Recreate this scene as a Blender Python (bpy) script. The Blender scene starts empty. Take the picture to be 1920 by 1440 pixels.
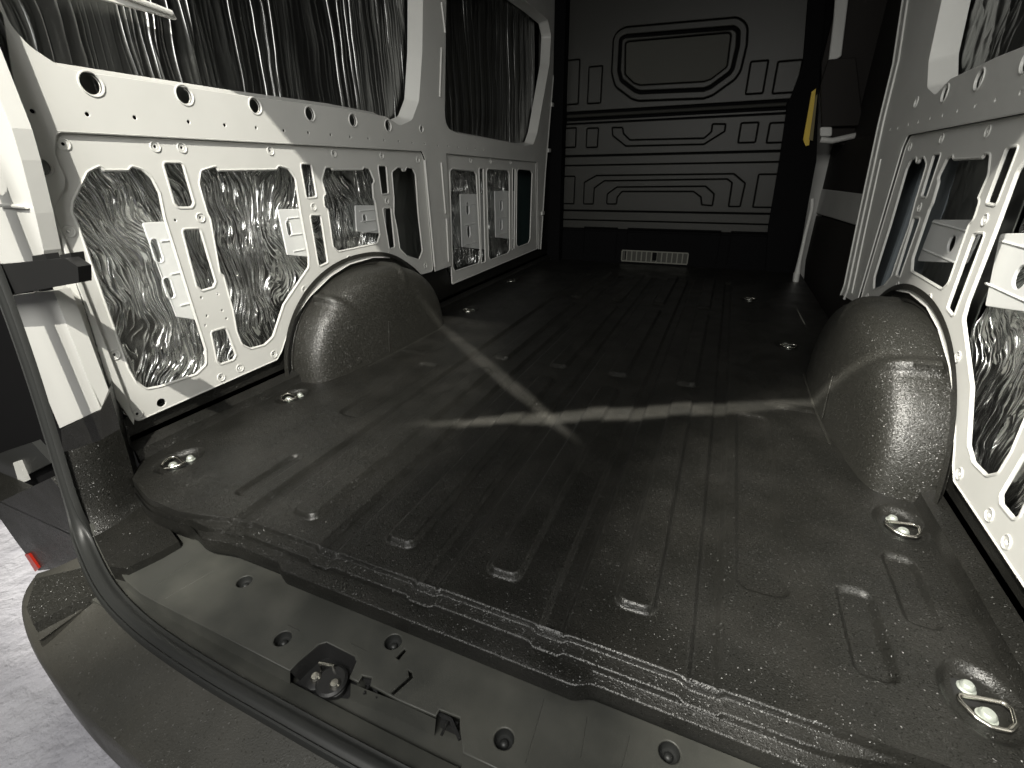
import bpy, math, random
from mathutils import Vector, Matrix, noise
random.seed(4)
sc = bpy.context.scene
COL = sc.collection
R = math.radians

# ------------------------------------------------------------------ camera
CAM = Vector((0.4086, 0.0, 0.6598)); FPX = 888.2
_a, _b, _c = R(23.57), R(24.04), R(-0.74)
FWD = Vector((-math.sin(_a)*math.cos(_b), math.cos(_a)*math.cos(_b), -math.sin(_b)))
_r = Vector((math.cos(_a), math.sin(_a), 0)); _u = _r.cross(FWD)
RGT = _r*math.cos(_c) + _u*math.sin(_c); UPV = -_r*math.sin(_c) + _u*math.cos(_c)
cd = bpy.data.cameras.new('camera'); cam = bpy.data.objects.new('camera', cd); COL.objects.link(cam)
m = Matrix((RGT, UPV, -FWD)).transposed().to_4x4(); m.translation = CAM; cam.matrix_world = m
cd.sensor_width = 36; cd.lens = 36*FPX/1920; cd.clip_start = .02; cd.clip_end = 200
sc.camera = cam

# ------------------------------------------------------------------ world, lamps, exposure
w = bpy.data.worlds.new("World"); sc.world = w; w.use_nodes = True
bg = w.node_tree.nodes['Background']; bg.inputs[0].default_value = (.55, .56, .50, 1); bg.inputs[1].default_value = .035
sc.view_settings.view_transform = 'Standard'; sc.view_settings.look = 'None'
sc.view_settings.gamma = 1; sc.view_settings.exposure = 0; sc.view_settings.use_curve_mapping = False
LP = Vector((1.35, -2.05, 4.05)); LQ = Vector((-1.35, -2.05, 4.05))    # lamp behind the van, doubled and set apart to light each wall

def aim(o, loc, tgt, roll=0):
    o.location = loc
    q = (Vector(tgt)-Vector(loc)).to_track_quat('-Z', 'Y')
    o.rotation_euler = (q.to_matrix().to_4x4() @ Matrix.Rotation(roll, 4, 'Z')).to_euler()

def spot(name, loc, tgt, power, cone, blend, size, col=(1, .965, .87), sx=1, roll=0, spec=1.0):
    d = bpy.data.lights.new(name, 'SPOT'); d.energy = power; d.spot_size = R(cone); d.spot_blend = blend
    d.shadow_soft_size = size; d.color = col; d.specular_factor = spec
    o = bpy.data.objects.new(name, d); COL.objects.link(o); aim(o, loc, tgt, roll); o.scale = (sx, 1, 1); return o

def area(name, loc, tgt, power, sx, sy, col=(1, .985, .94), spec=1.0):
    d = bpy.data.lights.new(name, 'AREA'); d.shape = 'RECTANGLE'; d.size = sx; d.size_y = sy; d.energy = power
    d.color = col; d.specular_factor = spec
    o = bpy.data.objects.new(name, d); COL.objects.link(o); aim(o, loc, tgt); return o

spot('key_left', LP, (-1.22, 1.0, .28), 1600, 24, .35, .02)
spot('key_right', LQ, (1.10, .98, .0), 2600, 17, .6, .02)
spot('snow_fill_spot', LQ, (-2.0, -.25, -.72), 210, 26, .5, .05)  # added spot that brightens the snow, not a known lamp
area('soft_fill', (.2, -.95, 1.72), (-.1, 1.8, .40), 54, 1.6, 1.0)  # added fill that lifts the shaded walls and middle floor

def streak(name, a, b, power, width):
    """added narrow spot in place of a light gap, lying along a-b on the load floor"""
    a = Vector(a); b = Vector(b); src = Vector((.25, -.35, 1.45)); mid = (a+b)/2
    z = (src-mid).normalized(); y = (b-a); y = (y-z*y.dot(z)).normalized(); x = y.cross(z)
    half = max((a-src).angle(mid-src), (b-src).angle(mid-src))
    d = bpy.data.lights.new(name, 'SPOT'); d.energy = power; d.spot_size = 2*half*1.15; d.spot_blend = .6
    d.shadow_soft_size = .012; d.color = (1, .96, .88)
    o = bpy.data.objects.new(name, d); COL.objects.link(o)
    mt = Matrix((x, y, z)).transposed().to_4x4(); mt.translation = src
    o.matrix_world = mt @ Matrix.Diagonal((width/(math.tan(half*1.15)*(src-mid).length*2), 1, 1, 1))
streak('streak_helper', (-.68, 1.78, 0), (.12, 1.08, 0), 900, .055)  # added spots imitating light that passes beside a person's shadow
streak('streak_helper', (-.30, 1.00, 0), (.74, 1.57, 0), 1500, .06)

# ------------------------------------------------------------------ helpers
def un(px, py, ax, v):
    d = FWD + RGT*((px-960)/FPX) - UPV*((py-720)/FPX)
    return CAM + d*((v-CAM[ax])/d[ax])
WX = .89
def W(px, py, off=0.0):          # pixel -> (y, z) on the left side wall
    p = un(px, py, 0, -(WX+off)); return (p.y, p.z)
def WR(px, py, off=0.0):         # pixel -> (y, z) on the right side wall
    p = un(px, py, 0, WX+off); return (p.y, p.z)
def WL(pts, off=0.0): return [W(*p, off) for p in pts]
BY = 3.85
def BK(px, py):
    p = un(px, py, 1, BY); return (p.x, p.z)

def tag(o, label=None, cat=None, group=None, kind=None):
    if label: o['label'] = label
    if cat: o['category'] = cat
    if group: o['group'] = group
    if kind: o['kind'] = kind
    return o
def empty(name, loc=(0, 0, 0), parent=None):
    o = bpy.data.objects.new(name, None); COL.objects.link(o); o.location = loc; o.parent = parent
    o.empty_display_size = .05; return o

class MB:
    def __init__(s): s.v = []; s.f = []
    def add(s, v, f):
        n = len(s.v); s.v += [tuple(p) for p in v]; s.f += [tuple(i+n for i in q) for q in f]; return s
    def box(s, x0, x1, y0, y1, z0, z1):
        v = [(x, y, z) for x in (x0, x1) for y in (y0, y1) for z in (z0, z1)]
        return s.add(v, [(0, 1, 3, 2), (4, 6, 7, 5), (0, 4, 5, 1), (2, 3, 7, 6), (0, 2, 6, 4), (1, 5, 7, 3)])
    def prism(s, poly, d):       # poly list of Vector, extruded by vector d
        n = len(poly); d = Vector(d)
        v = [Vector(p) for p in poly] + [Vector(p)+d for p in poly]
        f = [tuple(range(n)), tuple(range(2*n-1, n-1, -1))] + [(i, i+n, (i+1) % n+n, (i+1) % n) for i in range(n)]
        return s.add(v, f)
    def tube(s, path, r, closed=False, seg=8, flat=1.0):
        P = [Vector(p) for p in path]; n = len(P); v = []; f = []
        up = Vector((0, 0, 1)); prev = None
        for i, p in enumerate(P):
            if closed: t = P[(i+1) % n]-P[i-1]
            else: t = P[min(i+1, n-1)]-P[max(i-1, 0)]
            t.normalize()
            if prev is None:
                a = t.cross(up)
                if a.length < .1: a = t.cross(Vector((1, 0, 0)))
            else: a = prev - t*prev.dot(t)
            a.normalize(); prev = a; b = t.cross(a)
            rr = r[i] if isinstance(r, (list, tuple)) else r
            for k in range(seg):
                q = 2*math.pi*k/seg; v.append(p+a*(rr*math.cos(q))+b*(rr*flat*math.sin(q)))
        for i in range(n if closed else n-1):
            j = (i+1) % n
            for k in range(seg):
                l = (k+1) % seg; f.append((i*seg+k, i*seg+l, j*seg+l, j*seg+k))
        if not closed: f += [tuple(range(seg))[::-1], tuple((n-1)*seg+k for k in range(seg))]
        return s.add(v, f)
    def lathe(s, c, ax, prof, seg=20):   # prof: (r, h) along ax
        ax = Vector(ax).normalized(); a = ax.orthogonal().normalized(); b = ax.cross(a); c = Vector(c)
        v = []; f = []; n = len(prof)
        for (r, h) in prof:
            for k in range(seg):
                q = 2*math.pi*k/seg; v.append(c+ax*h+a*r*math.cos(q)+b*r*math.sin(q))
        for i in range(n-1):
            for k in range(seg):
                l = (k+1) % seg; f.append((i*seg+k, i*seg+l, (i+1)*seg+l, (i+1)*seg+k))
        f.append(tuple((n-1)*seg+k for k in range(seg)))
        return s.add(v, f)
    def grid(s, fn, nu, nv):
        v = [fn(i/nu, j/nv) for i in range(nu+1) for j in range(nv+1)]
        f = [(i*(nv+1)+j, (i+1)*(nv+1)+j, (i+1)*(nv+1)+j+1, i*(nv+1)+j+1) for i in range(nu) for j in range(nv)]
        return s.add(v, f)
    def build(s, name, mat, parent=None, smooth=35, mirror=False, loc=None, recalc=True):
        me = bpy.data.meshes.new(name)
        v = s.v
        if loc: v = [(p[0]-loc[0], p[1]-loc[1], p[2]-loc[2]) for p in v]
        if mirror: v = [(-p[0], p[1], p[2]) for p in v]
        me.from_pydata(v, [], s.f)
        if recalc:
            import bmesh
            b = bmesh.new(); b.from_mesh(me); bmesh.ops.recalc_face_normals(b, faces=b.faces); b.to_mesh(me); b.free()
        me.materials.append(mat)
        if smooth:
            me.polygons.foreach_set('use_smooth', [True]*len(me.polygons)); me.set_sharp_from_angle(angle=R(smooth))
        me.update()
        o = bpy.data.objects.new(name, me); COL.objects.link(o); o.parent = parent
        if loc: o.location = (loc[0] * (-1 if mirror else 1), loc[1], loc[2])
        return o

def rounded(pts, r, n=4):
    out = []; N = len(pts)
    for i in range(N):
        p = Vector(pts[i]); a = Vector(pts[i-1])-p; b = Vector(pts[(i+1) % N])-p
        la, lb = a.length, b.length
        if la < 1e-6 or lb < 1e-6: continue
        a /= la; b /= lb; c = max(-1, min(1, a.dot(b))); ang = math.acos(c)
        if ang > R(172) or ang < R(4): out.append(tuple(p)); continue
        d = min(r/math.tan(ang/2), .48*la, .48*lb)
        for k in range(n+1):
            t = k/n; q = p + a*d*(1-t)**2 + b*d*t**2
            out.append(tuple(q))
    return out
def area2(p): return .5*sum(p[i-1][0]*p[i][1]-p[i][0]*p[i-1][1] for i in range(len(p)))
def inset(p, d):
    s = 1 if area2(p) > 0 else -1; n = len(p); out = []
    for i in range(n):
        a = Vector(p[i])-Vector(p[i-1]); b = Vector(p[(i+1) % n])-Vector(p[i])
        if a.length < 1e-7: a = b
        if b.length < 1e-7: b = a
        a = a.normalized(); b = b.normalized(); t = (a+b)
        if t.length < 1e-5: t = a
        t.normalize(); c = max(.5, abs(t.dot(a)))
        out.append((p[i][0]-t.y*s*d/c, p[i][1]+t.x*s*d/c))
    return out
def circle(c, r, n=16, sy=1): return [(c[0]+r*math.cos(2*math.pi*k/n), c[1]+r*sy*math.sin(2*math.pi*k/n)) for k in range(n)]
def capsule(c, r, h, lean=0):
    o = []
    for k in range(7): q = math.pi*k/6; o.append((r*math.cos(q), h/2+r*math.sin(q)))
    for k in range(7): q = math.pi+math.pi*k/6; o.append((r*math.cos(q), -h/2+r*math.sin(q)))
    cs, sn = math.cos(lean), math.sin(lean)
    return [(c[0]+x*cs-y*sn, c[1]+x*sn+y*cs) for x, y in o]

def plate(mb, outer, holes, th, bev, place, res=1):
    """flat pressed sheet: outline and holes in 2D, place(u,v,w) -> world"""
    cu = bpy.data.curves.new('tmp', 'CURVE'); cu.dimensions = '2D'; cu.fill_mode = 'BOTH'
    cu.extrude = max(th/2-bev, 0); cu.bevel_depth = bev; cu.bevel_resolution = res; cu.offset = -bev
    for k, pl in enumerate([outer]+list(holes)):
        if (area2(pl) > 0) != (k == 0): pl = pl[::-1]
        sp = cu.splines.new('POLY'); sp.points.add(len(pl)-1); sp.use_cyclic_u = True
        for q, p in zip(sp.points, pl): q.co = (p[0], p[1], 0, 1)
    ob = bpy.data.objects.new('tmp', cu); COL.objects.link(ob)
    me = bpy.data.meshes.new_from_object(ob.evaluated_get(bpy.context.evaluated_depsgraph_get()))
    mb.add([place(*v.co) for v in me.vertices], [tuple(p.vertices) for p in me.polygons])
    bpy.data.objects.remove(ob); bpy.data.curves.remove(cu); bpy.data.meshes.remove(me)
    return mb
def wallp(x): return lambda u, v, w_: (x+w_, u, v)     # on the left wall: depth x
def bulkp(y): return lambda u, v, w_: (u, y+w_, v)
def horp(z): return lambda u, v, w_: (u, v, z+w_)

# ------------------------------------------------------------------ materials
def mat(name, col, rough=.5, metal=0, spec=.5, coat=0, bumps=(), colvar=None, roughvar=None, stretch=None):
    m = bpy.data.materials.new(name); m.use_nodes = True; nt = m.node_tree; N = nt.nodes; L = nt.links
    b = N['Principled BSDF']; b.inputs['Base Color'].default_value = (*col, 1); b.inputs['Roughness'].default_value = rough
    b.inputs['Metallic'].default_value = metal; b.inputs['Specular IOR Level'].default_value = spec
    b.inputs['Coat Weight'].default_value = coat; b.inputs['Coat Roughness'].default_value = .15
    geo = N.new('ShaderNodeNewGeometry'); pos = geo.outputs['Position']
    prev = None
    for (sc_, st, dist, det) in bumps:
        n = N.new('ShaderNodeTexNoise'); n.inputs['Scale'].default_value = sc_; n.inputs['Detail'].default_value = det
        L.new(pos, n.inputs['Vector'])
        bp = N.new('ShaderNodeBump'); bp.inputs['Strength'].default_value = st; bp.inputs['Distance'].default_value = dist
        L.new(n.outputs['Fac'], bp.inputs['Height'])
        if prev: L.new(prev.outputs['Normal'], bp.inputs['Normal'])
        prev = bp
    if prev: L.new(prev.outputs['Normal'], b.inputs['Normal'])
    if colvar:
        n = N.new('ShaderNodeTexNoise'); n.inputs['Scale'].default_value = colvar[0]; n.inputs['Detail'].default_value = 5
        L.new(pos, n.inputs['Vector'])
        r = N.new('ShaderNodeValToRGB'); r.color_ramp.elements[0].color = (*col, 1); r.color_ramp.elements[1].color = (*colvar[1], 1)
        r.color_ramp.elements[0].position = .42; r.color_ramp.elements[1].position = .68
        L.new(n.outputs['Fac'], r.inputs['Fac']); L.new(r.outputs['Color'], b.inputs['Base Color'])
    if roughvar:
        n = N.new('ShaderNodeTexNoise'); n.inputs['Scale'].default_value = roughvar[0]; n.inputs['Detail'].default_value = 4
        L.new(pos, n.inputs['Vector'])
        r = N.new('ShaderNodeMapRange'); r.inputs[1].default_value = .35; r.inputs[2].default_value = .65
        r.inputs[3].default_value = roughvar[1]; r.inputs[4].default_value = roughvar[2]
        L.new(n.outputs['Fac'], r.inputs[0]); L.new(r.outputs[0], b.inputs['Roughness'])
    return m

M = {}
def glints(m, scale, k, thr):
    nt = m.node_tree; N = nt.nodes; L = nt.links; b = N['Principled BSDF']
    geo = N.new('ShaderNodeNewGeometry'); v = N.new('ShaderNodeTexVoronoi'); v.inputs['Scale'].default_value = scale
    L.new(geo.outputs['Position'], v.inputs['Vector'])
    wn = N.new('ShaderNodeSeparateColor'); L.new(v.outputs['Color'], wn.inputs[0])
    g_ = N.new('ShaderNodeMath'); g_.operation = 'GREATER_THAN'; g_.inputs[1].default_value = thr; L.new(wn.outputs[0], g_.inputs[0])
    kk = N.new('ShaderNodeMath'); kk.operation = 'MULTIPLY'; kk.inputs[1].default_value = k; L.new(g_.outputs[0], kk.inputs[0])
    sb = N.new('ShaderNodeVectorMath'); sb.operation = 'SUBTRACT'; sb.inputs[1].default_value = (.5, .5, .5); L.new(v.outputs['Color'], sb.inputs[0])
    wv = N.new('ShaderNodeTexWhiteNoise'); L.new(v.outputs['Color'], wv.inputs['Vector']); L.new(wv.outputs['Color'], sb.inputs[0])
    sc2 = N.new('ShaderNodeVectorMath'); sc2.operation = 'SCALE'; L.new(sb.outputs[0], sc2.inputs[0]); L.new(kk.outputs[0], sc2.inputs['Scale'])
    ad = N.new('ShaderNodeVectorMath'); ad.operation = 'ADD'; L.new(sc2.outputs[0], ad.inputs[1])
    src = b.inputs['Normal'].links[0].from_socket; L.new(src, ad.inputs[0])
    nm = N.new('ShaderNodeVectorMath'); nm.operation = 'NORMALIZE'; L.new(ad.outputs[0], nm.inputs[0]); L.new(nm.outputs[0], b.inputs['Normal'])
M['white'] = mat('white_paint', (.69, .69, .66), .38, spec=.4, coat=.15, bumps=((60, .05, .002, 3),), colvar=(5, (.65, .65, .62)))
M['liner'] = mat('sprayed_bedliner', (.0105, .0104, .009), .37, spec=.55, bumps=((420, .5, .0015, 1), (120, .08, .001, 1)), roughvar=(7, .32, .46), colvar=(9, (.0165, .016, .014)))
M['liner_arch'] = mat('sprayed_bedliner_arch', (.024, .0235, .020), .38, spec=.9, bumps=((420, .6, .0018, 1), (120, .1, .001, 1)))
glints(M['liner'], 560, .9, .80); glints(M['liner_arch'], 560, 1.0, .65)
M['black'] = mat('black_plastic', (.018, .018, .018), .45, bumps=((300, .3, .001, 2),))
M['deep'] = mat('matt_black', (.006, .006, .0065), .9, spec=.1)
M['sill'] = mat('grey_plastic', (.046, .047, .042), .46, spec=.45, bumps=((600, .3, .0006, 2), (30, .1, .002, 3)), colvar=(7, (.078, .078, .068)), roughvar=(12, .38, .56))
M['bumper'] = mat('bumper_plastic', (.048, .047, .041), .5, spec=.45, bumps=((420, .6, .0012, 2), (14, .1, .003, 3)), colvar=(4, (.066, .063, .054)), roughvar=(10, .38, .6))
glints(M['bumper'], 500, .8, .92)
M['rubber'] = mat('rubber', (.024, .025, .024), .46, spec=.5, bumps=((90, .12, .001, 3),))
M['bulk'] = mat('bulkhead_plastic', (.036, .036, .031), .45, spec=.4, bumps=((350, .4, .001, 2),))
M['bulkpane'] = mat('bulkhead_pane', (.068, .068, .058), .6, spec=.3, bumps=((300, .2, .001, 2),))
M['brown'] = mat('dark_trim_card', (.030, .027, .025), .75, spec=.2, bumps=((300, .3, .001, 2),))
M['steel'] = mat('zinc_steel', (.72, .70, .64), .24, metal=1, bumps=((120, .1, .001, 2),))
M['bolt'] = mat('dull_bolt', (.62, .66, .60), .4, metal=.6)
M['yellow'] = mat('yellow_plastic', (.75, .52, .03), .5)
M['red'] = mat('red_reflector', (.35, .02, .01), .25)
M['grille'] = mat('grey_grille', (.20, .20, .17), .6)
M['bracket'] = mat('white_bracket', (.74, .75, .74), .4, spec=.4)
M['backgrey'] = mat('blue_grey_primer', (.22, .25, .27), .5)
M['teal'] = mat('dark_teal_card', (.035, .06, .06), .5)
M['snow'] = mat('snow', (.66, .655, .71), .7, spec=.25, bumps=((3, .7, .06, 6), (14, .7, .03, 6), (90, .5, .006, 4)), colvar=(6, (.52, .515, .57)))

def foil_mat(name, ky, kz, dist, sharp, lo=.16, col=(.52, .53, .52), warp=1.2, amp=.012, second=.3, wsc=4.5, patch=(1, 5, 2)):
    m = bpy.data.materials.new(name); m.use_nodes = True; nt = m.node_tree; N = nt.nodes; L = nt.links
    b = N['Principled BSDF']; b.inputs['Base Color'].default_value = (*col, 1); b.inputs['Metallic'].default_value = 1
    b.inputs['Roughness'].default_value = lo
    geo = N.new('ShaderNodeNewGeometry')
    wn = N.new('ShaderNodeTexNoise'); wn.inputs['Scale'].default_value = wsc; wn.inputs['Detail'].default_value = 2
    ms = N.new('ShaderNodeTexNoise'); ms.inputs['Scale'].default_value = 1; ms.inputs['Detail'].default_value = 2
    mm_ = N.new('ShaderNodeMapping'); mm_.inputs['Scale'].default_value = patch; L.new(geo.outputs['Position'], mm_.inputs['Vector']); L.new(mm_.outputs[0], ms.inputs['Vector'])
    mr = N.new('ShaderNodeMapRange'); mr.interpolation_type = 'SMOOTHSTEP'; mr.inputs[1].default_value = .34; mr.inputs[2].default_value = .62; mr.inputs[3].default_value = .12; mr.inputs[4].default_value = 1; L.new(ms.outputs['Fac'], mr.inputs[0])
    L.new(geo.outputs['Position'], wn.inputs['Vector'])
    sub = N.new('ShaderNodeVectorMath'); sub.operation = 'SUBTRACT'; sub.inputs[1].default_value = (.5, .5, .5); L.new(wn.outputs['Color'], sub.inputs[0])
    scl = N.new('ShaderNodeVectorMath'); scl.operation = 'SCALE'; scl.inputs['Scale'].default_value = warp*.25; L.new(sub.outputs[0], scl.inputs[0])
    ad = N.new('ShaderNodeVectorMath'); ad.operation = 'ADD'; L.new(geo.outputs['Position'], ad.inputs[0]); L.new(scl.outputs[0], ad.inputs[1])
    mp = N.new('ShaderNodeMapping'); mp.inputs['Scale'].default_value = (1, ky, kz); L.new(ad.outputs[0], mp.inputs['Vector'])
    prev = None
    for s_, a_, sh in ((1, 1, sharp), (2.3, second, sharp)):
        n = N.new('ShaderNodeTexNoise'); n.inputs['Scale'].default_value = s_; n.inputs['Detail'].default_value = .6
        L.new(mp.outputs[0], n.inputs['Vector'])
        a = N.new('ShaderNodeMath'); a.operation = 'SUBTRACT'; a.inputs[1].default_value = .5; L.new(n.outputs['Fac'], a.inputs[0])
        c = N.new('ShaderNodeMath'); c.operation = 'ABSOLUTE'; L.new(a.outputs[0], c.inputs[0])
        d = N.new('ShaderNodeMath'); d.operation = 'MULTIPLY_ADD'; d.inputs[1].default_value = -3.0; d.inputs[2].default_value = 1; L.new(c.outputs[0], d.inputs[0])
        d.use_clamp = True
        e = N.new('ShaderNodeMath'); e.operation = 'POWER'; e.inputs[1].default_value = sh; L.new(d.outputs[0], e.inputs[0])
        bp = N.new('ShaderNodeBump'); bp.inputs['Strength'].default_value = a_; bp.inputs['Distance'].default_value = amp*dist
        hm = N.new('ShaderNodeMath'); hm.operation = 'MULTIPLY'; L.new(e.outputs[0], hm.inputs[0]); L.new(mr.outputs[0], hm.inputs[1])
        L.new(hm.outputs[0], bp.inputs['Height'])
        if prev: L.new(prev.outputs['Normal'], bp.inputs['Normal'])
        prev = bp
    L.new(prev.outputs['Normal'], b.inputs['Normal'])
    return m
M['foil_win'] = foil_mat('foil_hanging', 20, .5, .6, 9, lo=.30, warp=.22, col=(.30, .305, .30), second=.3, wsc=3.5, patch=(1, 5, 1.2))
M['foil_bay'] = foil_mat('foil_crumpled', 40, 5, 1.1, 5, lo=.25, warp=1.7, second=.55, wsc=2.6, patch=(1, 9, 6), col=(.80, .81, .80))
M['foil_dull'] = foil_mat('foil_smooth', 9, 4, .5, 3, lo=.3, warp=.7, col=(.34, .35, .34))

# ------------------------------------------------------------------ setting
g = MB()
g.grid(lambda u, v: ((u-.5)*60, (v-.5)*60, -.72 + .05*noise.noise(Vector(((u-.5)*70, (v-.5)*70, 0)))*(1 if max(abs(u-.5), abs(v-.5)) < .4 else 0)), 160, 160)
tag(g.build('snow_ground', M['snow'], None, 180), kind='structure')

van = tag(empty('cargo_van', (0, 2, -.72)), 'white cargo van stripped inside, seen from its open rear doors, with black sprayed load floor', 'van')
def vp(name):   # a part Empty of the van
    o = empty(name, (0, 0, 0)); o.parent = van; o.matrix_parent_inverse = Matrix.Translation((0, -2, .72)); return o
def part(mb, name, m_, parent=None, smooth=35, mirror=False, label=None):
    o = mb.build(name, m_, None, smooth, mirror)
    if parent is None:
        o.parent = van; o.matrix_parent_inverse = Matrix.Translation((0, -2, .72))
    else:
        o.parent = parent
    if label: o['label'] = label
    return o

# ------------------------------------------------------------------ outer shell and roof
s = MB()
for sg in (-1, 1):
    s.box(sg*1.02, sg*1.04, .64 if sg < 0 else .42, 3.9 if sg < 0 else 2.05, -.35, 1.85)
s.box(-1.04, 1.04, .30, 4.2, 1.80, 1.84)
s.box(-1.04, 1.04, .30, .40, 1.70, 1.80)
s.box(-1.04, 1.04, .45, 4.2, -.30, -.26)
s.box(-1.04, 1.04, 4.2, 4.22, -.3, 1.84)
part(s, 'body_shell', M['white'])
s = MB(); s.box(-1.0, 1.0, .42, 3.84, 1.76, 1.795); part(s, 'headliner', M['deep'])

# ------------------------------------------------------------------ side panels (left one traced, right one its mirror)
bay = [(100, 248), (788, 284), (794, 300), (812, 509), (790, 515), (777, 502), (763, 492), (740, 484), (700, 484), (655, 497), (620, 519), (580, 558),
       (550, 600), (535, 638), (528, 660), (519, 676), (500, 684), (258, 791), (247, 783), (97, 400), (97, 385), (116, 352), (117, 335), (98, 290)]
fbay = [(833, 288), (1004, 304), (1007, 467), (847, 534)]
win1 = [(789, -60), (787, 100), (781, 190), (768, 225), (745, 236), (720, 219), (633, 203), (447, 179), (133, 132), (100, 121), (50, 88), (13, 47), (-6, 0), (-20, -60)]
w1 = WL(win1); w1 = w1[:-1] + [(w1[-1][0], 1.02), (.60, 1.15), (.63, 1.36), (.72, 1.45), (1.95, 1.47), (2.06, 1.42)]
win2 = [(834, -100), (932, -35), (998, 15), (1024, 38), (1030, 66), (1027, 120), (1004, 250), (997, 271), (980, 273), (852, 249), (838, 242), (831, 228), (830, 205)]
w2 = WL(win2)
ops = {
 1: [(166, 325), (188, 314), (192, 322), (243, 322), (246, 314), (266, 320), (282, 335), (296, 362), (306, 410), (383, 655), (384, 682), (366, 700), (300, 722), (275, 727), (257, 715), (243, 690), (150, 425), (138, 397), (140, 378)],
 2: [(378, 322), (405, 314), (408, 322), (518, 320), (522, 313), (540, 318), (552, 335), (562, 400), (577, 480), (577, 500), (560, 525), (530, 570), (510, 630), (495, 645), (470, 652), (455, 645), (445, 620), (438, 580), (420, 515), (414, 512), (396, 410), (390, 398), (375, 345)],
 3: [(610, 316), (620, 315), (622, 320), (680, 320), (682, 315), (692, 318), (701, 340), (697, 345), (699, 372), (702, 378), (711, 440), (706, 455), (686, 459), (634, 470), (625, 462), (615, 392), (609, 388), (607, 368), (612, 366), (604, 338)],
 4: [(735, 324), (745, 315), (752, 316), (754, 322), (760, 322), (762, 315), (773, 317), (778, 328), (783, 400), (791, 470), (785, 486), (762, 478), (750, 465), (745, 430), (739, 400), (739, 370)],
 5: [(843, 322), (848, 318), (888, 322), (892, 328), (900, 480), (896, 493), (853, 507), (849, 500)],
 6: [(912, 322), (915, 318), (951, 320), (954, 326), (955, 468), (951, 474), (920, 486), (916, 480)],
 7: [(969, 322), (972, 318), (994, 320), (997, 326), (993, 448), (990, 455), (972, 462), (968, 457)],
}
slots = [[(307, 307), (340, 307), (361, 380), (357, 387), (333, 387), (328, 380)], [(343, 432), (373, 430), (402, 528), (398, 537), (378, 543), (370, 536)],
         [(397, 623), (422, 616), (440, 665), (436, 673), (413, 681), (408, 676)], [(564, 309), (582, 309), (592, 368), (575, 370)],
         [(582, 405), (600, 405), (613, 491), (598, 498)], [(709, 312), (723, 312), (727, 362), (716, 363)], [(718, 392), (732, 391), (739, 463), (730, 465)]]
fslots = [[(898, 317), (905, 317), (909, 490), (903, 492)], [(961, 317), (965, 317), (963, 465), (960, 467)]]
bosses = [(118, 270), (290, 275), (340, 277), (506, 283), (625, 288), (715, 292), (375, 408), (128, 434), (214, 665), (257, 776), (449, 690), (414, 707),
          (570, 543), (654, 485), (730, 477), (513, 664), (587, 388), (725, 377), (783, 300), (797, 498)]
minis = [(377, 558), (408, 551), (387, 592), (416, 582), (328, 413), (384, 610), (424, 597)]
fboss = [(882, 301), (920, 303), (957, 305), (858, 524), (930, 492)]
roundh = [(165, 158, .0205), (340, 179, .0195), (473, 199, .0185), (576, 214, .0185), (657, 226, .0185), (723, 236, .018), (786, 242, .0115)]
small = [(55, 209), (158, 215), (247, 221), (348, 229), (416, 235), (475, 240), (527, 245), (573, 249), (615, 253), (652, 257), (686, 260), (716, 263), (743, 265), (769, 268), (792, 270), (817, 273), (836, 274), (855, 276), (872, 278), (888, 279), (903, 281)]

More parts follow.
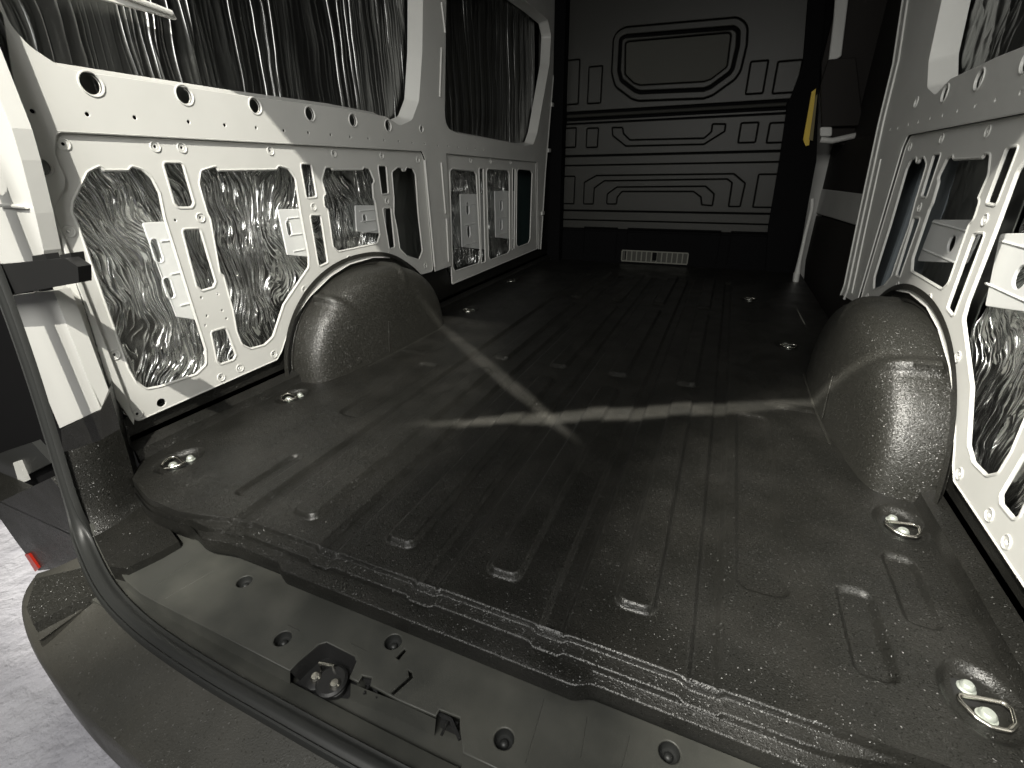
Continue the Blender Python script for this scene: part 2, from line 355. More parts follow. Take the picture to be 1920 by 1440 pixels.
TB = .010
def lip(mb, pl, x, r=.0028):
    n = len(pl); mb.tube([(x, p[0], p[1]) for p in pl], r, True, 6)
def side_panel(mirror):
    nm = 'side_panel'
    up = MB()
    if not mirror:
        outer = [(.43, 1.75), (.60, 1.0)] + WL([(0, 30), (20, 160), (48, 262), (52, 288), (74, 322), (80, 352), (92, 395), (115, 470), (150, 560), (205, 735), (250, 800)]) \
                + WL([(252, 800)]) + WL([(560, 690), (560, 560), (800, 515), (812, 512), (843, 498), (848, 536), (1011, 468), (1020, 320), (1034, 150), (1047, 20)]) + [(3.95, 1.75)]
    else:
        e = [WR(*p) for p in ((1583, 553), (1590, 535), (1612, 430), (1640, 300), (1655, 230), (1682, 120), (1700, 0))]
        outer = [(.43, 1.75), (.60, 1.0)] + WL([(0, 30), (20, 160), (48, 262), (52, 288), (74, 322), (80, 352), (92, 395), (115, 470), (150, 560), (205, 735), (250, 800)]) \
                + WL([(252, 800), (560, 690), (560, 560), (800, 515)]) + e + [(2.62, 1.5), (2.62, 1.75)]
    holes = [rounded(w1, .05, 5)]
    cut = inset(rounded(WL(bay), .02), .004)
    # the lower press panel sits 9 mm deeper; the upper sheet is cut away around it
    b2 = rounded(WL(bay), .022, 4); fb2 = rounded(WL(fbay), .012, 4)
    for (x, y, r) in roundh: holes.append(circle(W(x, y), r, 22))
    for p in small[:17 if mirror else 99]: holes.append(circle(W(*p), .0042, 8))
    holes.append(circle(W(72, 313), .0155, 18))
    # keep the bay cut-out strictly inside the outer line: open it to the bottom instead of a hole
    top = [p for p in WL([(97, 400), (97, 385), (116, 352), (117, 335), (98, 290), (100, 248)])]
    if not mirror:
        outer = [(.43, 1.75), (.60, 1.0)] + WL([(0, 30), (20, 160), (48, 262), (52, 288), (74, 322), (80, 352), (92, 395), (115, 470), (150, 560), (205, 735), (246, 795), (247, 783)]) \
          + rounded([W(247, 783)]+WL([(97, 400), (97, 385), (116, 352), (117, 335), (98, 290), (100, 248), (788, 284), (794, 300), (812, 509)]), .02, 4)[5:-5] + WL([(812, 509), (843, 498)]) \
          + WL([(833, 288), (1004, 304), (1007, 467), (1011, 467), (1020, 320), (1034, 150), (1047, 20)]) + [(3.95, 1.75)]
        holes.append(rounded(w2, .045, 5))
    else:
        outer = [(.43, 1.75), (.60, 1.0)] + WL([(0, 30), (20, 160), (48, 262), (52, 288), (74, 322), (80, 352), (92, 395), (115, 470), (150, 560), (205, 735), (246, 795), (247, 783)]) \
          + rounded([W(247, 783)]+WL([(97, 400), (97, 385), (116, 352), (117, 335), (98, 290), (100, 248), (788, 284), (794, 300), (812, 509)]), .02, 4)[5:-5] + WL([(812, 509)]) \
          + e + [(2.62, 1.5), (2.62, 1.75)]
    plate(up, outer, holes, .004, .0015, wallp(-WX+.010))
    # sloping window returns
    def ret(pl, d, dep):
        a = pl; b = inset(pl, d); n = len(a)
        v = [(-WX+.010, p[0], p[1]) for p in a] + [(-WX-dep*.5, (p[0]+q[0])/2*1+0, (p[1]+q[1])/2) for p, q in zip(a, inset(pl, d*.7))] + [(-WX-dep, p[0], p[1]) for p in b]
        f = [(i+k*n, (i+1) % n+k*n, (i+1) % n+(k+1)*n, i+(k+1)*n) for k in (0, 1) for i in range(n)]
        up.add(v, f)
    ret(rounded(w1, .05, 5), .018, .05)
    if not mirror: ret(rounded(w2, .045, 5), .016, .05)
    for (x, y, r) in roundh:
        c = W(x, y); up.tube([(-WX+.012, *q) for q in circle(c, r+.003, 22)], .0022, True, 6)
        up.tube([(-WX+.004, *q) for q in circle(c, r, 22)], .0012, True, 6)
    up.tube([(-WX+.012, *q) for q in circle(W(72, 313), .019, 20)], .0012, True, 6)
    # crease roll above the press panels
    up.tube([(-WX+.0095, *W(x, y)) for x, y in ((100, 246), (300, 256), (500, 267), (787, 282))], .003, False, 6)
    if not mirror: up.tube([(-WX+.0095, *W(x, y)) for x, y in ((836, 286), (920, 295), (1002, 302))], .003, False, 6)
    o = vp(nm)
    part(up, 'upper_sheet', M['white'], o, 30, mirror)
    lo = MB(); hl = []
    for k in (1, 2, 3, 4): hl.append(rounded(WL(ops[k]), .012, 3))
    for sl in slots: hl.append(rounded(WL(sl), .006, 3))
    nb = len(hl)
    for p in bosses: hl.append(circle(W(*p), .0036, 8))
    for p in minis: hl.append(circle(W(*p), .0034, 6))
    hl.append(circle(W(302, 755), .011, 16))
    plate(lo, b2, hl, .004, .0015, wallp(-WX))
    for pl in hl[:nb]: lip(lo, inset(pl, -.004), -WX+.0015)
    lip(lo, inset(b2, .003), -WX+.0018, .0022)
    for p in bosses:
        c = W(*p); lo.tube([(-WX+.0025, *q) for q in circle(c, .0115, 16)], .0018, True, 6)
    part(lo, 'lower_press_panel', M['white'], o, 30, mirror)
    # return flange down the press panel side of the arch
    if not mirror:
        fr = MB(); hl = [rounded(WL(ops[k]), .010, 3) for k in (5, 6, 7)] + [rounded(WL(q), .003, 2) for q in fslots]
        nb = len(hl)
        for p in fboss: hl.append(circle(W(*p), .004, 8))
        plate(fr, fb2, hl, .004, .0015, wallp(-WX))
        for pl in hl[:nb]: lip(fr, inset(pl, -.005), -WX+.0018, .0035)
        lip(fr, inset(fb2, .003), -WX+.0018, .003)
        for p in fboss[:3]: fr.tube([(-WX+.0025, *q) for q in circle(W(*p), .011, 14)], .0018, True, 6)
        # pillar beads
        for a, b in (((792, 300), (811, 500)), ((823, 305), (831, 400)), ((833, 410), (837, 490)), ((823, 5), (830, 62)), ((823, 90), (820, 182))):
            fr.tube([(-WX+.0125, *W(*a)), (-WX+.0125, *W(*b))], .0045, False, 8)
        for k, (x, y) in enumerate(((801, 32), (801, 50), (811, 53), (800, 93), (810, 97), (799, 108), (809, 112), (798, 180), (811, 183))):
            fr.lathe((-WX+.0123, *W(x, y)), (1, 0, 0), [(.004, 0), (.003, .0003), (0.0001, .0003)], 8)
        part(fr, 'front_press_panel', M['white'], o, 30)
        # front edge flange with its weld tabs
        fe = MB()
        P = [W(1011, 467), W(1020, 320), W(1034, 150), W(1047, 20)]
        fe.tube([(-WX+.008, *p) for p in P], .008, False, 8)
        for p in (W(1030, 196), W(1036, 110), W(1024, 282), W(1012, 400)): fe.box(-WX+.0, -WX+.022, p[0], p[0]+.045, p[1]-.012, p[1]+.012)
        part(fe, 'edge_flange', M['white'], o)
    else:
        fe = MB()
        e3 = [Vector((-WX+.012, *p)) for p in e]
        n = len(e3)
        # rolled door pillar: stepped strips following the edge
        for (d0, x0, d1, x1) in ((0, -WX+.012, .03, -WX-.03), (.03, -WX-.03, .075, -WX-.035), (.075, -WX-.035, .09, -WX-.11)):
            v = [(x0, p[0]+d0, p[1]) for p in e] + [(x1, p[0]+d1, p[1]) for p in e]
            fe.add(v, [(i, i+1, i+1+n, i+n) for i in range(n-1)])
        fe.tube([(-WX+.012, p[0]-.003, p[1]) for p in e], .004, False, 8)
        fe.tube([(-WX+.012, p[0]-.075, p[1]) for p in e], .005, False, 8)
        fe.tube([(-WX+.012, p[0]-.15, p[1]) for p in e[1:4]], .004, False, 8)
        part(fe, 'door_pillar_edge', M['white'], o, 30, True)
    # brackets on the outer skin
    brs = [([(266, 418), (308, 415), (368, 600), (330, 594)], [((293, 470), .009, .04), ((316, 540), .009, .035)]),
           ([(520, 393), (566, 391), (585, 482), (538, 478)], [((541, 428), .009, .03)]),
           ([(665, 385), (722, 385), (724, 439), (668, 434)], [((683, 410), .011, .012)])]
    if mirror: brs = brs[:1]
    if not mirror: brs += [([(862, 364), (908, 364), (908, 468), (866, 463)], [((876, 391), .018, .03), ((878, 434), .018, .03)]),
            ([(927, 358), (964, 358), (964, 449), (929, 445)], [((939, 385), .018, .03), ((939, 421), .018, .03)])]
    for outl, hs in brs:
        bm_ = MB(); off = .035
        oo = rounded(WL(outl, off), .004, 2); ln = R(-4)
        plate(bm_, oo, [capsule(W(*c, off), r, h) for c, r, h in hs], .006, .0015, wallp(-WX-off))
        for c, r, h in hs: bm_.tube([(-WX-off+.003, *q) for q in capsule(W(*c, off), r+.002, h)], .0015, True, 5)
        zs = [p[1] for p in oo]; ys = [p[0] for p in oo]
        for f_ in (.18, .5, .82):
            z = min(zs)+(max(zs)-min(zs))*f_
            bm_.tube([(-WX-off+.003, min(ys)+.03, z), (-WX-off+.003, min(ys)+.03+(max(ys)-min(ys))*.45, z)], .003, False, 6)
        part(bm_, 'bracket', M['bracket'], o, 30, mirror)
    return o
side_panel(False); side_panel(True)

for outl, hc, hr in (([(1752, 412), (1850, 412), (1812, 494), (1722, 490)], (1786, 457), .020), ([(1878, 438), (1990, 436), (1960, 590), (1850, 574)], (1916, 520), .022)):
    off = .035; k = MB(); oo = rounded([WR(*p, off) for p in outl], .006, 2)
    plate(k, oo, [circle(WR(*hc, off), hr, 20)], .006, .0015, wallp(-WX-off))
    zs = [p[1] for p in oo]; ys = [p[0] for p in oo]
    for f_ in (.25, .78):
        z = min(zs)+(max(zs)-min(zs))*f_; k.tube([(-WX-off+.003, min(ys)+.02, z), (-WX-off+.003, max(ys)-.02, z)], .0028, False, 6)
    part(k, 'bracket', M['bracket'], None, 30, True)
k = MB(); k.prism([Vector((-WX-.03, *W(*p, .03))) for p in ((150, -45), (200, -22), (318, 22), (326, 38), (300, 30), (180, -2))], (.012, 0, 0)); k.tube([Vector((-WX-.012, *W(*p, .012))) for p in ((150, -50), (210, -18), (322, 24))], .006, False, 8); part(k, 'roof_strut', M['white'], None, 0)
# outer skin coloured black for the shade in the cavity behind each side
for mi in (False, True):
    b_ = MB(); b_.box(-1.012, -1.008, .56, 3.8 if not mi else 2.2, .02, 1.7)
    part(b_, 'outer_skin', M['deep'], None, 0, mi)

# ------------------------------------------------------------------ insulation foil
def foil(y0, y1, z0, z1, x, m_, label, group, mirror=False, amp=.006, fy=9, fz=1.5, seed=0, ph=0):
    nu = max(8, int((y1-y0)/.007)); nv = max(8, int((z1-z0)/.012)); f = MB()
    def fn(u, v):
        y = y0+(y1-y0)*u; z = z0+(z1-z0)*v
        wv = noise.noise(Vector((y*2.2+seed, z*2.2, seed)))
        a = noise.noise(Vector(((y+.12*wv)*fy, z*fz+wv, seed+3)))
        b = noise.noise(Vector(((y+.08*wv)*fy*3.1, z*fz*2.1, seed+9)))
        rid = (1-abs(b)*2.2)
        return (x+amp*(1.5*a+.5*max(0, rid)**2), y, z)
    f.grid(fn, nu, nv)
    n2 = len(f.v); ed = [(0, 0)]
    o = f.build('foil_sheet', m_, None, 180, mirror, recalc=False)
    # give the sheet its centimetre-thin body
    md = o.modifiers.new('thickness', 'SOLIDIFY'); md.thickness = .003; md.offset = -1
    tag(o, label, 'insulation foil', group); return o
G = 'reflective foil insulation sheets fixed to the van walls'
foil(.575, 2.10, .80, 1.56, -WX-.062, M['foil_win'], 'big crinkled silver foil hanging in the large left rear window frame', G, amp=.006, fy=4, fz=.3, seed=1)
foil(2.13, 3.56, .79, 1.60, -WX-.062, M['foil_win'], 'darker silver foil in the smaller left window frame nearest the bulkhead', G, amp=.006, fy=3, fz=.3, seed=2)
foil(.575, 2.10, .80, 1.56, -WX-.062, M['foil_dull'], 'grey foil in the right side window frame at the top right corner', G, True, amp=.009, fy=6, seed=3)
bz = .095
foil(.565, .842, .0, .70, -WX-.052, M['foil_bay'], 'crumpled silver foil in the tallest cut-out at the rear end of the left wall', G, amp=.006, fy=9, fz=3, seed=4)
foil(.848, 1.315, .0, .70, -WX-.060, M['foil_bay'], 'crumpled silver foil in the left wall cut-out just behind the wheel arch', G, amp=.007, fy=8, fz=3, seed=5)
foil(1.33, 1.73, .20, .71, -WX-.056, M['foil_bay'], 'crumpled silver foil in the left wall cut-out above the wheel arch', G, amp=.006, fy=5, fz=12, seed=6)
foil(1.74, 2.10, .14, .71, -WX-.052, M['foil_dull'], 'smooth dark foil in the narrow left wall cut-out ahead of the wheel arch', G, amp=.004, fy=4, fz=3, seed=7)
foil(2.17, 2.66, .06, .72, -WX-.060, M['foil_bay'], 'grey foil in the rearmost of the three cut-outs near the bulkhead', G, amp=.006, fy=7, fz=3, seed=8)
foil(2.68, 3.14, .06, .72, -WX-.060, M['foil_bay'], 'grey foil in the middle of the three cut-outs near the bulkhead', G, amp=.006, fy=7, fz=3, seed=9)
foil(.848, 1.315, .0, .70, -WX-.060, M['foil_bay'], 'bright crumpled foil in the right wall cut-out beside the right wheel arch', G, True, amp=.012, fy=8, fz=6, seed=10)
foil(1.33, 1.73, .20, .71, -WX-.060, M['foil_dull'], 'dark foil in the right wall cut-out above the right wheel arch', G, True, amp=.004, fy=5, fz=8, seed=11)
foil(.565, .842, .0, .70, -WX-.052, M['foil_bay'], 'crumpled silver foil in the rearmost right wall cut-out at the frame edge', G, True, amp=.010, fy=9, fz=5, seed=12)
t_ = MB(); t_.box(-WX-.064, -WX-.060, 3.17, 3.60, .12, .72); part(t_, 'inner_card', M['teal'])
t_ = MB(); t_.box(-WX-.064, -WX-.060, 1.74, 2.16, .18, .72)
t_.tube([(-WX-.052, 2.02, .2), (-WX-.052, 1.98, .45), (-WX-.052, 1.95, .70)], .012, False, 8)
part(t_, 'inner_reinforcement', M['backgrey'], None, 35, True)

# ------------------------------------------------------------------ floor
xs_gro = [-.435, -.205, .02, .25, .475]
xs_rib = [(-.32, .55), (-.085, .56), (.135, .565), (.365, .585)]
def sm(a, b, x):
    t = max(0, min(1, (x-a)/(b-a))); return t*t*(3-2*t)
def bump1(d, w0, w1): return 1-sm(w0, w1, abs(d))
def floor_h(x, y):
    z = 0.0
    for g_ in xs_gro:
        e = 1-sm(3.3, 3.34, y)
        z -= .011*bump1(x-g_, .013, .022)*e
    for c, y0 in xs_rib:
        for (a, b) in ((y0, 1.44), (1.55, 2.5), (2.6, 3.4)):
            d = math.hypot(max(0, abs(x-c)-.014), max(0, a+.022-y, y-(b-.022)))
            z += .013*bump1(d, .011, .021)
    # pressings by the walls
    for c, y0, y1, wd in ((-.515, .56, .74, .012), (.56, .70, 1.43, .035), (-.55, .95, 1.43, .035), (.70, .60, .78, .020), (.79, .73, .90, .018)):
        sg = -1 if wd < .03 else -.9
        d = math.hypot(max(0, abs(x-c)-wd*.5), max(0, y0+wd-y, y-(y1-wd)))
        z += .009*sg*bump1(d, wd*.5, wd*.5+.009)
    # cross step of the pressing by the arches
    ax = abs(x)
    z += .004*sm(.60, .66, ax)
    z += .006*bump1(y-1.50, .010, .022)*sm(.62, .64, ax)*(1-sm(.72, .74, ax))
    # cups of the tie down rings
    for (rx, ry) in RINGS:
        d = math.hypot((x-rx)/.045, (y-ry)/.06)
        z -= .012*(1-sm(.75, 1.05, d))
    z += .0012*noise.noise(Vector((x*6, y*6, 0)))+.0004*noise.noise(Vector((x*30, y*30, 5)))
    return z
RINGS = []
for l, r in (((338, 868), (1835, 1320)), ((550, 746), (1685, 988)), ((881, 584), (1476, 650)), ((960, 528), (1404, 562))):
    a = un(*l, 2, -.005); b = un(*r, 2, -.005); X = (b.x-a.x)/2; Y = (a.y+b.y)/2
    RINGS += [(a.x, a.y), (b.x, b.y)]
def yedge(x):
    ax = abs(x)
    return .508 - .040*bump1(x+.63, .03, .22)
NU, NV = 520, 520
fl = MB()
ysteps = [3.86 - (3.86-.508)*(1-(1-k/NV)**1.0) for k in range(NV+1)]
ysteps = sorted(ysteps)
# denser near the rear
ysteps = [.508 + (3.86-.508)*((k/NV)**1.6) for k in range(NV+1)]
xw = .925
def fv(u, v):
    x = -xw+2*xw*u; k = int(round(v*NV)); y = ysteps[k]
    e = yedge(x); y = e+(y-.508)*(3.86-e)/(3.86-.508)
    z = floor_h(x, y)
    xl_ = min(xw, .80+max(0, y-.50)*1.05); x = max(-xl_, min(xl_, x))
    return (x, y, z)
fl.grid(fv, NU, NV)
# stepped rear lip, hanging over the sill
prof = [(0, 0), (-.002, -.0006), (-.0035, -.0025), (-.0045, -.009), (-.007, -.0105), (-.024, -.011), (-.0265, -.0118), (-.028, -.014), (-.029, -.021), (-.031, -.0225), (-.046, -.023), (-.0485, -.024), (-.0495, -.0265), (-.050, -.045), (-.046, -.062), (-.030, -.068), (.03, -.07), (.05, -.12)]
def notch(x):
    s_ = 0
    for g_ in xs_gro: s_ += bump1(x-g_, .020, .030)
    return s_
n0 = len(fl.v)
def lipv(i, j):
    x = -xw+2*xw*i/NU; dy, dz = prof[j]; e = yedge(x)
    k = sm(-.57, -.47, x)*(1-sm(.60, .74, x))
    step = .013*sm(-.30, -.265, x) - .013*sm(.30, .335, x)
    nn = notch(x)
    if 2 <= j < 8: dz -= .003*nn; dy -= .005*nn
    if 8 < j <= 14: dy -= step
    if j in (4, 5, 6, 9, 10, 11): dz = dz*k + (1-k)*(-.004*j)
    dy = dy*(.15+.85*k)
    if j == 0: dz += floor_h(x, e)
    x = max(-.80, min(.80, x))
    return (x, e+dy, dz)
fl.add([lipv(i, j) for i in range(NU+1) for j in range(len(prof))],
       [(i*len(prof)+j, i*len(prof)+j+1, (i+1)*len(prof)+j+1, (i+1)*len(prof)+j) for i in range(NU) for j in range(len(prof)-1)])
part(fl, 'load_floor', M['liner'], None, 60)

# liner upstands along the walls, black corner posts
for mi in (False, True):
    u = MB(); end = 3.8 if not mi else 2.28
    for (a, b) in ((.56, 1.12), (1.88, end)):
        P = [(-.90, .105), (-.903, .09), (-.90, .06), (-.90, .045), (-.885, .038), (-.872, .030), (-.868, .006), (-.855, -.01)]
        n = len(P); v = [(p[0], y, p[1]) for y in (a, b) for p in P]
        u.add(v, [(i, i+1, i+1+n, i+n) for i in range(n-1)])
    for y in (.56,): pass
    # black sheet closing the arch opening behind the press panel
    cutp = WL([(500, 684), (519, 676), (528, 660), (535, 638), (550, 600), (580, 558), (620, 519), (655, 497), (700, 484), (740, 484), (763, 492), (777, 502), (790, 515)])
    cutp = [(p[0]+.018*(p[0]-1.5)/math.hypot(p[0]-1.5, p[1]), p[1]+.018*p[1]/math.hypot(p[0]-1.5, p[1])) for p in cutp]
    ap = [(.57, -.02), (.57, .11)] + cutp + [(2.16, .22), (2.18, .16), (2.30 if mi else end, .145), (2.30 if mi else end, -.02)]
    plate(u, ap, [], .004, .001, wallp(-WX-.012))
    part(u, 'wall_liner', M['liner'], None, 40, mi)

# ------------------------------------------------------------------ wheel arches
def arch(mirror):
    a = MB(); yc, Ry, Rz, Wd = 1.50, .405, .335, .168
    n = 60; mm = 44
    pts = []
    def fn(u, v):
        t = math.pi*u; s_ = v**2.2
        # superellipse section: from wall (s=0) to crown, rounded shoulder, inner face
        q = s_*math.pi/2
        e = .34
        rho = max(0, math.cos(q))**e; wx = math.sin(q)**e if q > 0 else 0
        ct, st = math.cos(t), math.sin(t)
        cy = math.copysign(abs(ct)**.92, ct); cz = abs(st)**.92
        bump = 0
        for t0, hh in ((R(52), .015), (R(103), .012)):
            bump += hh*bump1(t-t0, .022, .055)*(1 if .0 <= s_ else 0)
        bump *= (1-sm(.62, .80, s_))*sm(.0, .004, s_)
        rr = rho
        k = 1+bump/.33
        y = yc - (Ry*rr*k)*cy + .0*wx
        z = -.006+(Rz*rr*k)*cz
        x = -.905+Wd*wx
        # the rear of the arch leans out towards the wall
        rear = sm(0, .9, (yc-y)/Ry)
        x -= .03*rear*wx
        return (x, y, z)
    a.grid(fn, 120, 60)
    # flange ring against the wall
    def ring(o_, x0):
        return [(x0, yc-(Ry+o_)*math.copysign(abs(math.cos(t))**.92, math.cos(t)), -.006+(Rz+o_)*abs(math.sin(t))**.92) for t in [math.pi*k/60 for k in range(61)]]
    for o_, x0, o2, x1 in ((0, -.899, .030, -.897), (.030, -.897, .036, -.882), (.036, -.882, .05, -.884)):
        A = ring(o_, x0); B = ring(o2, x1)
        a.add(A+B, [(i, i+1, i+1+61, i+61) for i in range(60)])
    a.tube(ring(.005, -.899), .005, False, 6)
    # seam on the inner face, and foot bead along the floor
    a.tube([(-.7365, 1.42, .02), (-.7375, 1.44, .14)], .0012, False, 5)
    a.tube([(-.742, 1.3, .003), (-.734, 1.52, .003), (-.734, 1.80, .003)], .004, False, 6)
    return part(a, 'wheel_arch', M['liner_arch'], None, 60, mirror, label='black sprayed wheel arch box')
arch(False); arch(True)

# ------------------------------------------------------------------ tie down rings
def tie_down(x, y, ang, first=None):
    o = vp('tie_down_ring'); o.location = (x, y, -.006); o.rotation_euler = (0, 0, ang)
    return o
ringp = [(-.026, .006), (-.030, -.004), (-.022, -.024), (-.010, -.033), (.010, -.033), (.022, -.024), (.030, -.004), (.026, .006)]
proto = None
for i, (x, y) in enumerate(RINGS):
    o = tie_down(x, y, R(12) if x > 0 else R(-12))
    if proto is None:
        r_ = MB(); pp = rounded(ringp, .008, 3); r_.tube([(p[0], p[1]-.004, .012-.004*abs(p[1]+.01)/.03) for p in pp], .0032, True, 10)
        b1 = MB(); b1.lathe((0, -.016, -.004), (0, 0, 1), [(.012, 0), (.012, .004), (.0095, .0045), (.0095, .010), (.007, .013), (.0002, .0135)], 20)
        b2_ = MB(); b2_.lathe((0, .024, -.004), (0, 0, 1), [(.011, 0), (.011, .003), (.0085, .0045), (.0085, .009), (.006, .012), (.0002, .0125)], 20)
        bs = MB(); plate(bs, rounded([(-.022, .012), (-.022, -.006), (-.010, -.032), (.010, -.032), (.022, -.006), (.022, .012), (.014, .038), (-.014, .038)], .008), [], .004, .001, horp(-.004))
        proto = [(k.build(nm, mm_, None, 40)) for k, nm, mm_ in ((r_, 'ring', M['steel']), (b1, 'bolt', M['bolt']), (b2_, 'bolt', M['bolt']), (bs, 'base_plate', M['black']))]
        for p in proto: p.parent = o
    else:
        for p in proto:
            c = p.copy(); COL.objects.link(c); c.parent = o

# ------------------------------------------------------------------ rear sill trim with its screws, latch and clips
ZS = -.078
def S(px, py, z=ZS):
    p = un(px, py, 2, z); return (p.x, p.y)
sl = MB()
outl = [S(*p) for p in ((225, 1040), (222, 1068), (236, 1090), (262, 1112), (300, 1133), (400, 1184), (543, 1258), (560, 1240), (598, 1208), (612, 1204), (664, 1230), (668, 1240),
        (655, 1270), (672, 1279), (680, 1266), (697, 1270), (694, 1284), (708, 1292), (747, 1313), (817, 1343), (824, 1330), (862, 1345), (862, 1362), (868, 1412), (915, 1434), (1050, 1500), (1300, 1620), (1700, 1800))]
outl = outl + [(.98, .20), (.98, .56), (-.90, .56), (-.90, .50)]
broken = [S(*p) for p in ((742, 1232), (758, 1216), (762, 1219), (748, 1236))]
b2l = [S(*p) for p in ((765, 1256), (772, 1260), (774, 1270), (738, 1302), (733, 1298), (767, 1268))]
b3l = [S(*p) for p in ((764, 1252), (780, 1238), (800, 1240), (802, 1250), (784, 1246), (772, 1256))]
scr = [(275, 1050), (458, 1090), (530, 1197), (737, 1203), (945, 1385), (1255, 1410)]
plate(sl, outl, [circle(S(*p), .0145, 20) for p in scr] + [b2l, broken], .006, .002, horp(ZS-.003), 2)
# front drop face and channel
dp = outl[3:7]; dq = outl[25:28]
edge = [S(*p) for p in ((236, 1090), (262, 1112), (300, 1133), (400, 1184), (543, 1258), (657, 1270+8), (747, 1313), (817, 1345), (868, 1412), (915, 1434), (1050, 1500), (1300, 1620))]
v = [(p[0], p[1], ZS-.004) for p in edge] + [(p[0]-.002, p[1]-.006, ZS-.036) for p in edge]; n = len(edge)
sl.add(v, [(i, i+1, i+1+n, i+n) for i in range(n-1) if i not in (4, 7)])
# faint moulded lines
for a, b in (((290, 1100), (360, 1050)), ((310, 1122), (400, 1070)), ((985, 1430), (1020, 1310)), ((1088, 1420), (1100, 1345)), ((658, 1207), (688, 1222)), ((540, 1172), (562, 1183)), ((1165, 1440), (1180, 1380))):
    A, B = S(*a), S(*b); sl.tube([(A[0], A[1], ZS), (B[0], B[1], ZS)], .0009, False, 5)
sill = vp('sill_trim'); part(sl, 'trim_plate', M['sill'], sill, 40)
for p in scr:
    c = S(*p); k = MB()
    k.lathe((c[0], c[1], ZS-.0145), (0, 0, 1), [(.0144, .013), (.0138, .004), (.0120, .001), (.0001, 0.0)], 22)
    k.lathe((c[0], c[1], ZS-.0142), (0, 0, 1), [(.0065, 0), (.0065, .003), (.004, .006), (.0002, .0068)], 16)
    part(k, 'recessed_screw', M['rubber'], sill, 50)
# channel floor under the seal
ch = MB(); pts = [S(*p, -.105) for p in ((150, 1000), (190, 1110), (260, 1190), (350, 1260), (560, 1385), (760, 1500), (1000, 1600))]
ci = [S(*p, -.100) for p in ((240, 1000), (262, 1100), (330, 1140), (430, 1180), (640, 1260), (900, 1400), (1250, 1560))]
ch.box(-.78, .98, .30, .60, -.125, -.116)
part(ch, 'sill_channel', M['sill'], None, 60)
# latch pocket
lt = vp('door_latch')
c = S(610, 1255, -.1)
k = MB(); oc = [S(*p, ZS) for p in ((543, 1258), (560, 1240), (598, 1208), (612, 1204), (664, 1230), (668, 1240), (655, 1270))]; lw = [(p[0]*.8+c[0]*.2, p[1]*.8+c[1]*.2) for p in oc]
k.add([(p[0], p[1], ZS-.002) for p in oc]+[(p[0], p[1], ZS-.030) for p in lw], [(i, i+1, i+8, i+7) for i in range(6)])
k.add([(p[0], p[1], ZS-.036) for p in oc]+[(p[0], p[1]-.012, ZS-.0365) for p in (oc[0], oc[-1])], [(0, 1, 2, 3, 4, 5, 6, 8, 7)])
k.add([(p[0], p[1], ZS-.030) for p in lw], [tuple(range(7))]); part(k, 'pocket', M['black'], lt, 40)
for (px, py, r) in ((592, 1266, .0085), (628, 1279, .009)):
    p = un(px, py, 2, -.093); k = MB()
    k.lathe((p.x, p.y, -.112), (0, -.1, 1), [(.016, 0), (.016, .008), (.011, .010)], 20); part(k, 'striker_mount', M['black'], lt)
    k = MB(); k.lathe((p.x, p.y, -.105), (0, -.1, 1), [(r, 0), (r, .010), (r*.7, .013), (.0002, .0132)], 18); part(k, 'striker_bolt', M['steel'], lt)
k = MB(); p = un(622, 1274, 2, -.098); k.lathe((p.x, p.y, -.108), (0, -.1, 1), [(.026, 0), (.026, .008), (.022, .011), (.0002, .011)], 24); part(k, 'latch_disc', M['black'], lt)
k = MB(); P0 = un(600, 1245, 2, -.09); P1 = un(625, 1250, 2, -.09)
k.tube([(P0.x, P0.y, -.11), (P0.x, P0.y, -.088), (P1.x, P1.y, -.088), (P1.x, P1.y, -.11)], .003, False, 8); part(k, 'striker_loop', M['steel'], lt)
# retaining clips
for (px, py, sc_) in ((690, 1290, 1), (835, 1362, 1.2)):
    k = MB(); p = un(px, py, 2, ZS-.012); x, y = p.x, p.y
    def q(dx, dy, dz): return (x+dx*sc_, y+dy*sc_, ZS-.012+dz)
    k.tube([q(0, .012, .002), q(.002, -.012, .004)], .0022, False, 6)
    k.tube([q(-.020, .010, 0), q(-.004, .008, .004), q(.004, .008, .004), q(.024, -.006, 0)], .003, False, 6)
    k.box(x-.010*sc_, x+.012*sc_, y+.004, y+.014, ZS-.03, ZS-.014)
    part(k, 'trim_clip', M['black'], sill)

# ------------------------------------------------------------------ door seal
path = [un(-110, 250, 0, -.88), un(-60, 400, 0, -.88), un(0, 545, 0, -.87), un(55, 700, 0, -.855), un(98, 840, 0, -.84), un(130, 945, 0, -.815), un(150, 1010, 0, -.79), un(172, 1065, 2, -.088), un(200, 1115, 2, -.09)] + \
       [un(*p, 2, -.09) for p in ((245, 1163), (300, 1207), (400, 1272), (510, 1334), (620, 1396), (760, 1472), (960, 1575), (1200, 1690))] + [Vector((.62, .30, -.09)), Vector((.80, .335, -.085)), Vector((.88, .37, -.03)), Vector((.90, .40, .2)), Vector((.90, .42, 1.0))]
def smooth_path(P, it=2):
    for _ in range(it):
        Q = [P[0]]
        for a, b in zip(P[:-1], P[1:]): Q += [a*.75+b*.25, a*.25+b*.75]
        P = Q+[P[-1]]
    return P
sp_ = smooth_path([Vector(p) for p in path])
k = MB(); prof_s = [(-.024, -.010), (-.024, -.002), (-.021, .004), (-.017, .005), (-.014, .002), (-.012, .002), (-.008, .005), (-.002, .0065), (.005, .0065), (.012, .0045), (.016, .001), (.019, .001), (.023, .002), (.026, -.002), (.026, -.010)]
n = len(sp_); m_p = len(prof_s); vv = []
